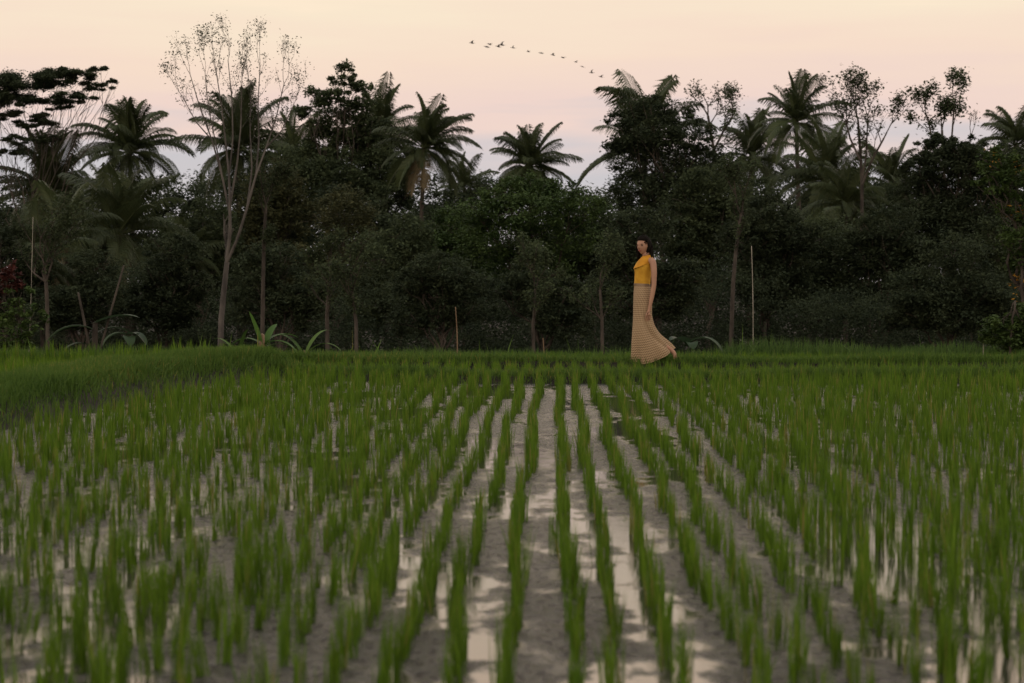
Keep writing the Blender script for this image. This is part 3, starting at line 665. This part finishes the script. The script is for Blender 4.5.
bush('round dark green bush at the right end of the field', 1008, 30.8, [(1010, 326, 24, 14), (1026, 318, 22, 16), (998, 338, 18, 12), (1040, 328, 28, 22), (1014, 342, 26, 12), (1032, 340, 24, 16)], 'light', 701, dens=2.0)
bush('red leaved bush at the left edge of the trees', 12, 36.5, [(8, 268, 14, 10), (14, 280, 16, 12), (-8, 290, 20, 18)], 'red', 702, leaf_px=5, dens=.8)
bush('yellow green bush under the red leaves at the left edge', 22, 36, [(22, 296, 18, 12), (12, 312, 22, 16), (34, 318, 16, 16), (2, 335, 30, 18), (30, 340, 22, 12)], 'light', 703, leaf_px=4.5, dens=.6)
# ---- poles and stakes
def pole(name, label, cat, px0, px1, ytop, Y, r, mat, node=.35):
    b = ground_at(px0, Y); t = at(px1, ytop, Y); b[2] -= .12; root = tag(empty(name, b), label, cat)
    n = 24; tt = np.linspace(0, 1, n)[:, None]; P = (t-b)*tt; P[:, 0] += np.sin(tt[:, 0]*math.pi)*.015
    rad = np.linspace(r, r*.7, n); rad = rad*np.where(np.arange(n) % 4 == 2, 1.18, 1)
    g = Geo(); g.tube(P, rad, 8); link('shaft', g.mesh('shaft', True), M[mat], root); return root
pole('bamboo_pole', 'tall thin white pole standing at the field edge right of the woman', 'pole', 753, 751.5, 246, 32.6, .008, 'pole')
pole('bamboo_pole', 'short brown bamboo pole standing at the field edge left of centre', 'pole', 457, 455.5, 307, 31.9, .010, 'brownpole')
pole('bamboo_pole', 'slanting pale pole rising behind the red leaved bush', 'pole', 25, 33, 217, 36.8, .0065, 'pole')
pole('stake', 'small stake at the field edge between the brown pole and the woman', 'stake', 543, 543, 338, 31.4, .008, 'brownpole')
pole('stake', 'short pale stake among the weeds left of the round bush', 'stake', 982.5, 983, 333, 31.2, .010, 'pole')

# ------------------------------------------------------------------ the woman
def bake_skin(name, verts, edges, radii, levels=2, root=0):
    me = bpy.data.meshes.new(name); me.from_pydata([tuple(v) for v in verts], edges, [])
    o = bpy.data.objects.new(name, me); COL.objects.link(o)
    md = o.modifiers.new('skin', 'SKIN'); md.use_smooth_shade = True; md.branch_smoothing = .6
    for i, r in enumerate(radii):
        sv_ = me.skin_vertices[0].data[i]; sv_.radius = (r, r) if np.isscalar(r) else r; sv_.use_root = (i == root)
    sb = o.modifiers.new('sub', 'SUBSURF'); sb.levels = levels; sb.render_levels = levels
    dg = bpy.context.evaluated_depsgraph_get(); m2 = bpy.data.meshes.new_from_object(o.evaluated_get(dg))
    bpy.data.objects.remove(o); m2.name = name
    m2.polygons.foreach_set('use_smooth', np.ones(len(m2.polygons), bool)); return m2
WY = 26.36; KX = F_PX/WY
def wp(px, py, d=0): return np.array(((px-645)/KX, d, (362-py)/KX))
M['skin'] = noisemat('skin', (.36, .195, .125), (.42, .235, .15), 8, .55, bump=0, spec=.3)
M['hair'] = noisemat('black_hair', (.006, .005, .004), (.013, .010, .008), 30, .75, (1, 1, .1), .2, .03)
M['lips'] = noisemat('lips', (.30, .07, .06), (.34, .09, .07), 8, .5, bump=0)
M['eye'] = noisemat('dark_eye', (.012, .008, .006), (.02, .012, .01), 8, .3, bump=0)
M['cowl'] = noisemat('orange_yellow_cloth', (.46, .20, .016), (.56, .26, .022), 14, .8, bump=.25)
M['top'] = noisemat('yellow_cloth', (.50, .25, .022), (.62, .34, .036), 14, .8, bump=.25)
def skirt_material():
    m = bpy.data.materials.new('patterned_cloth'); m.use_nodes = True; t = m.node_tree; n = t.nodes; l = t.links; p = n['Principled BSDF']
    u = n.new('ShaderNodeUVMap'); mpn = n.new('ShaderNodeMapping'); mpn.inputs['Rotation'].default_value = (0, 0, R(45)); l.new(u.outputs[0], mpn.inputs[0])
    ck = n.new('ShaderNodeTexChecker'); ck.inputs['Scale'].default_value = 54; ck.inputs['Color1'].default_value = (.44, .315, .185, 1); ck.inputs['Color2'].default_value = (.13, .075, .038, 1)
    l.new(mpn.outputs[0], ck.inputs[0]); nn = n.new('ShaderNodeTexNoise'); nn.inputs['Scale'].default_value = 3; l.new(u.outputs[0], nn.inputs['Vector'])
    mm = n.new('ShaderNodeMix'); mm.data_type = 'RGBA'; mr = n.new('ShaderNodeMapRange'); mr.inputs[1].default_value = .3; mr.inputs[2].default_value = .7; mr.inputs[3].default_value = .1; mr.inputs[4].default_value = .7
    l.new(nn.outputs['Fac'], mr.inputs[0]); l.new(mr.outputs[0], mm.inputs[0]); l.new(ck.outputs[0], mm.inputs[6]); mm.inputs[7].default_value = (.37, .26, .15, 1)
    l.new(mm.outputs[2], p.inputs['Base Color']); p.inputs['Roughness'].default_value = .85; p.inputs['Specular IOR Level'].default_value = .2; return m
M['skirt'] = skirt_material()
wb = at(645, 362, WY)
woman = empty('person', (wb[0], WY, wb[2])); tag(woman, 'woman in a yellow draped top and long patterned skirt walking left along the bund', 'person')
V = []; Eg = []; Rd = []
def jv(p, r, par=None):
    V.append(p); Rd.append(r); i = len(V)-1
    if par is not None: Eg.append((par, i))
    return i
pel = jv(wp(643, 301), (.13, .11)); sp = jv(wp(642, 285), (.095, .09), pel); ch = jv(wp(644.5, 269), (.115, .105), sp)
ub = jv(wp(647, 261), (.10, .08), ch); nk = jv(wp(646.6, 256.5), .062, ub); nk2 = jv(wp(644.6, 250.5), .058, nk)
# legs: the far leg forward, the near leg trailing with the heel raised
for d, P in ((.07, [(640.5, 309, .088), (638, 332, .058), (637.5, 341, .052), (637, 354, .036), (636, 359, .036), (631.5, 360.6, .03), (628.5, 361, .022)]),
             (-.06, [(645, 309, .075), (648.5, 328, .046), (653, 338.5, .036), (664, 345, .03), (669.5, 348.4, .028), (673.4, 352.5, .034), (674.8, 357, .034), (674.4, 360.6, .026)])):
    p = pel
    for (a, b, r) in P: p = jv(wp(a, b, d), r, p)
def hand(w, fx, fz, d, sgn, par):
    """palm, four unequal curled fingers and a thumb, hanging"""
    pm = jv(wp(w[0]+fx*.45, w[1]+4.2, d), (.030, .018), par)
    kn = jv(wp(w[0]+fx*.8, w[1]+7.2, d), (.034, .014), pm)
    for k, (o, ln) in enumerate(((-.031, 5.2), (-.010, 6.0), (.011, 5.6), (.030, 4.5))):
        a = wp(w[0]+fx, w[1]+7.8, d)+np.array((o, 0, 0)); b1 = jv(a, .0085, kn)
        b2 = jv(a+np.array((-.006, -.006*sgn, -ln*.5/KX)), .008, b1); jv(a+np.array((-.018, -.016*sgn, -ln/KX)), .006, b2)
    th = jv(wp(w[0]-1.6+fx, w[1]+4.6, d-.012), .0105, pm); t2 = jv(wp(w[0]-2.6+fx, w[1]+7.2, d-.018), .009, th); jv(wp(w[0]-2.7+fx, w[1]+9.4, d-.018), .007, t2)
sh = jv(wp(652, 260.8, -.125), .049, ub); el0 = jv(wp(653.0, 272, -.155), .042, sh); el = jv(wp(652.8, 286, -.165), .034, el0); fa = jv(wp(651.4, 294, -.165), .033, el); wr = jv(wp(648.6, 307.5, -.17), .024, fa)
hand((648.6, 307.5), -.9, 0, -.175, -1, wr)
sh = jv(wp(641.5, 261, .125), .05, ub); e0 = jv(wp(640.5, 272, .16), .046, sh); el = jv(wp(640.5, 286, .17), .038, e0); wr = jv(wp(638.5, 306, .15), .024, el)
hand((638.5, 306), -.5, 0, .15, 1, wr)
body_me = bake_skin('body', V, Eg, Rd, 2)
# the head: an ovoid with brow, nose, lips, chin and ears, turned towards the camera; joined to the body mesh
HC = wp(643.2, 245.6); fdir = Vector((-.62, -.76, -.10)).normalized()
def head_arrays():
    nu, nv = 40, 28; Vh = []; 
    fx = np.array(fdir); sx = np.cross(fx, (0, 0, 1.)); sx /= np.linalg.norm(sx); ux = np.cross(sx, fx)
    for j in range(nv+1):
        ph = math.pi*j/nv
        for i in range(nu):
            th = 2*math.pi*i/nu; f = math.cos(th)*math.sin(ph); s_ = math.sin(th)*math.sin(ph); u = math.cos(ph)
            w_ = .078*(1-.30*max(0, -u)**1.3); dp = .098*(1-.12*max(0, -u)); q = np.array((f*dp, s_*w_, u*.122))
            if f > 0:
                G = lambda a, b, sa, sb: math.exp(-((q[1]-a)/sa)**2-((q[2]-b)/sb)**2)
                q[0] += .026*G(0, -.022, .011, .014)+.014*G(0, .0, .008, .022)+.012*G(0, -.058, .018, .009)+.012*G(0, -.098, .022, .018)-.009*G(.03, .006, .016, .012)-.009*G(-.03, .006, .016, .012)+.006*G(0, .03, .05, .012)
            for sg in (1, -1):
                e = math.exp(-((q[0]+.008)/.016)**2-((q[2]+.012)/.026)**2); q[1] += sg*.016*e if s_*sg > .5 else 0
            Vh.append(np.array(HC)+fx*q[0]+sx*q[1]+ux*q[2])
    Fh = [[j*nu+i, j*nu+(i+1) % nu, (j+1)*nu+(i+1) % nu, (j+1)*nu+i] for j in range(nv) for i in range(nu)]
    return np.array(Vh), np.array(Fh), fx, sx, ux
HV, HF, fx, sx, ux = head_arrays()
import bmesh
bm = bmesh.new(); bm.from_mesh(body_me); hv = [bm.verts.new(v) for v in HV]
for f in HF:
    try: bm.faces.new([hv[k] for k in f]).smooth = True
    except ValueError: pass
bmesh.ops.remove_doubles(bm, verts=hv, dist=1e-5); bm.to_mesh(body_me); bm.free()
body = link('body', body_me, M['skin'], woman)
def blob(name, mat, c, r, parent, axes=None, n=10):
    A = axes if axes is not None else np.eye(3); Vb = []; Fb = []
    for j in range(n+1):
        for i in range(n):
            ph = math.pi*j/n; th = 2*math.pi*i/n; Vb.append(np.array(c)+A[0]*r[0]*math.cos(th)*math.sin(ph)+A[1]*r[1]*math.sin(th)*math.sin(ph)+A[2]*r[2]*math.cos(ph))
    Fb = [[j*n+i, j*n+(i+1) % n, (j+1)*n+(i+1) % n, (j+1)*n+i] for j in range(n) for i in range(n)]
    return link(name, new_mesh(name, Vb, Fb, smooth_=True), mat, parent)
AX = np.array([fx, sx, ux]); hp = lambda f, s_, u: np.array(HC)+fx*f+sx*s_+ux*u
for sg in (1, -1):
    blob('eye', M['eye'], hp(.080, sg*.030, .006), (.007, .017, .0085), woman, AX)
    blob('eyebrow', M['hair'], hp(.086, sg*.030, .026), (.006, .021, .005), woman, AX)
blob('lips', M['lips'], hp(.094, 0, -.058), (.010, .022, .010), woman, AX)
def loft(name, rings, mat, parent, nseg=72, fold=None, closed_top=False):
    """rings: (left px,left py,right px,right py, half depth, depth centre, sag)"""
    Vs = []; UV = []; m = len(rings); nr = 40; K = np.arange(m)
    Rg = np.array(rings, float); tt = np.linspace(0, m-1, nr); Rs = np.stack([np.interp(tt, K, Rg[:, k]) for k in range(Rg.shape[1])], -1)
    for q in range(3):                                             # smooth the interpolated profile
        Rs[1:-1] = .25*Rs[:-2]+.5*Rs[1:-1]+.25*Rs[2:]
    vv = 0; prev = None
    for j, r in enumerate(Rs):
        a, b = wp(r[0], r[1]), wp(r[2], r[3]); c = (a+b)/2; h = (b-a)/2
        if prev is not None: vv += np.linalg.norm(c-prev)
        prev = c; per = math.pi*(np.linalg.norm(h)+r[4])
        for i in range(nseg+1):
            th = 2*math.pi*i/nseg; k = 1+(fold(th, j/(nr-1)) if fold else 0)
            Vs.append(c+h*math.cos(th)*k+np.array((0, r[5]+r[4]*math.sin(th)*k, -r[6]*math.sin(th)**2))); UV.append((i/nseg*per, vv))
    W = nseg+1; Fq = np.array([[j*W+i, j*W+i+1, (j+1)*W+i+1, (j+1)*W+i] for j in range(nr-1) for i in range(nseg)])
    return link(name, new_mesh(name, Vs, Fq, uv=UV, smooth_=True), mat, parent)
def skirt_fold(th, t):
    return (.016+.075*t*t)*math.sin(7*th+2.2*t)+.03*t*math.sin(13*th-3*t)+.30*smooth(.3, .75, t)*(abs(math.sin(5*math.atan2(1.05-t, 1.05-math.cos(th))+.4))**.6-.55)*smooth(.03, .35, 1-math.cos(th))*(1 if math.sin(th) < 0 else .3)
loft('skirt', [(634.2, 284, 650, 284.6, .118, 0, 0), (633.6, 291, 651.2, 291.5, .142, 0, 0), (633.2, 304, 652, 304, .168, 0, 0), (633, 316, 651.6, 315, .172, 0, 0), (632.8, 328, 654.2, 325.5, .175, 0, 0),
               (632.8, 340, 659.6, 334.2, .18, 0, .02), (632.2, 352, 668.5, 342, .185, 0, .05), (631.8, 362.6, 673.2, 348.4, .185, 0, .075)], M['skirt'], woman, fold=skirt_fold)
def top_fold(th, t): return .03*math.sin(5*th+9*t)*smooth(.35, .6, t)+.012*math.sin(9*th+4*t)
loft('top', [(634, 286, 650.2, 286.4, .12, 0, 0), (634.4, 278, 650.4, 278, .118, 0, 0), (634.6, 272, 651.4, 271, .128, 0, 0), (633.4, 268.2, 652.6, 265, .135, 0, 0), (635.6, 264, 653.2, 260.5, .132, 0, 0), (638.4, 260, 652.6, 257, .105, 0, 0),
             (641, 258, 651, 256, .075, 0, 0), (642, 256.6, 650, 255, .058, 0, 0)], M['top'], woman, fold=top_fold)
loft('cowl', [(642, 256.2, 650, 254.6, .06, 0, 0), (640.6, 257.6, 651.4, 255.6, .085, 0, 0), (637.4, 261.5, 652.2, 257, .105, -.01, 0), (633.6, 267.2, 651.4, 261, .118, -.025, .0), (632.8, 268.8, 650.6, 262.6, .122, -.03, 0), (634.6, 268.6, 650, 262.4, .112, -.025, 0)],
     M['cowl'], woman, fold=lambda th, t: .035*math.sin(6*th+7*t)*t)
loft('waistband', [(633.8, 283.2, 650.2, 283.8, .122, 0, 0), (633.6, 285.6, 650.6, 286.2, .127, 0, 0)], M['brownpole'], woman)
# hair: a cap round the back and crown of the skull and locks falling behind the shoulder and beside the face
cap = []
def hair_cap():
    nu, nv = 44, 26; Vs = []; 
    for j in range(nv+1):
        ph = math.pi*j/nv*.80
        for i in range(nu):
            th = 2*math.pi*i/nu; f = math.cos(th)*math.sin(ph); s_ = math.sin(th)*math.sin(ph); u = math.cos(ph)
            k = 1.13+.02*math.sin(th*9+j); q = np.array((f*(.098 if f > 0 else .125), s_*.084, u*.124))*k
            front = smooth(.10, .55, f)*smooth(.62, .30, u) if u < .62 else 0     # the hairline: sink the cap under the face
            q[0] *= 1-.75*float(front); q[2] = q[2]*(1-.0*front)
            Vs.append(hp(*q))
    Fq = np.array([[j*nu+i, j*nu+(i+1) % nu, (j+1)*nu+(i+1) % nu, (j+1)*nu+i] for j in range(nv) for i in range(nu)])
    return np.array(Vs), Fq
hg = Geo(); hV, hF = hair_cap(); hg.add(hV, hF)
for k in range(40):
    r = np.random.default_rng(900+k); a = r.uniform(-1, 1)
    p0 = hp(-.07+r.normal(0, .012), a*.062, r.uniform(-.06, .03)); e = wp(650.8+a*2.4+r.normal(0, .8), 262+r.uniform(-4, 5), .0+a*.07+r.normal(0, .03)); m_ = (p0+e)/2+np.array((.025, .01, .01))
    hg.tube(np.array([p0, p0*.55+m_*.45+np.array((.008, 0, .004)), m_, m_*.4+e*.6, e]), [.016, .019, .018, .013, .004], 6)
for k in range(18):                                                # locks on the far side of the face
    r = np.random.default_rng(950+k); p0 = hp(.02+r.normal(0, .012), -.072 if sx[0] < 0 else .072, .05+r.normal(0, .02)); sgn = -1
    e = wp(638.2+r.normal(0, 1.0), 259+r.uniform(-3, 6), .05+r.normal(0, .02)); m_ = wp(637.6+r.normal(0, .5), 247+r.normal(0, 1), .03)
    hg.tube(np.array([p0, (p0+m_)/2, m_, (m_+e)/2, e]), [.014, .017, .017, .013, .004], 6)
link('hair', hg.mesh('hair', True), M['hair'], woman)

# ------------------------------------------------------------------ birds
def bird_mesh(rng, flap):
    g = Geo(); xs = np.linspace(-.24, .30, 10); rad = np.array([.012, .03, .05, .062, .064, .055, .036, .026, .026, .008])
    g.tube(np.stack([xs, 0*xs, .02*np.sin(xs*6)], -1), rad, 8)
    for sg in (1, -1):
        n = 6; V_ = []
        for k in range(n):
            t = k/(n-1); yb = sg*(.05+.42*t); zz = flap*(.30*t-.18*t*t)+.02; sw = -.10*t*t+.03*math.sin(t*3.1)
            cdp = .15*(1-t)**.6+.01
            V_ += [(sw+cdp*.5, yb, zz), (sw-cdp*.5, yb, zz-.01), (sw+cdp*.5, yb, zz+.012), (sw-cdp*.5, yb, zz+.004)]
        Fq = []
        for k in range(n-1): a = 4*k; Fq += [[a, a+1, a+5, a+4], [a+2, a+6, a+7, a+3], [a, a+4, a+6, a+2], [a+1, a+3, a+7, a+5]]
        g.add(np.array(V_), np.array(Fq))
    tail = np.array([(-.22, -.02, .005), (-.22, .02, .005), (-.36, .05, 0), (-.36, -.05, 0)]); g.add(tail, [[0, 1, 2, 3]])
    me = g.mesh('bird', True); me.materials.append(M['bird']); return me
BM = [bird_mesh(RNG, f) for f in (1.4, .6, -.5, 1.0)]
BIRDS = [(472, 43), (487, 46.8), (489.6, 44.3), (498.3, 46.6), (501.8, 45), (513, 47.8), (528.5, 51.7), (541.3, 53), (553, 55), (563, 57.6), (576, 62), (582.3, 66.5), (591.5, 72.7), (601, 76.8)]
BL = ['leading bird at the left end of the flying line', 'lower of the two close birds just behind the leader', 'upper of the two close birds just behind the leader', 'left bird of the touching pair near the head of the line',
      'right bird of the touching pair near the head of the line', 'dark bird flying alone right after the touching pair', 'faint bird after the first gap in the flying line', 'dark bird in the middle of the flying line, seventh from its end',
      'bird in the flying line, sixth from its right end', 'dark bird in the flying line, fifth from its right end', 'faint bird in the flying line, fourth from its right end', 'dark bird in the flying line, third from its right end',
      'bird in the flying line, second from its right end', 'last and lowest bird at the right end of the flying line']
for k, ((a, b), lb) in enumerate(zip(BIRDS, BL)):
    o = link('bird', BM[[0, 2, 1, 3, 0, 1, 3, 2, 0, 1, 3, 2, 0, 1][k]], None, None, at(a, b, 150+k*1.5))
    o.rotation_euler = (RNG.normal(0, .25), RNG.normal(0, .1), math.pi+RNG.normal(.35, .3)); s = .62 if 'faint' in lb else RNG.uniform(.72, .95); o.scale = (s, s, s)
    tag(o, lb, 'bird', 'birds flying in a line')
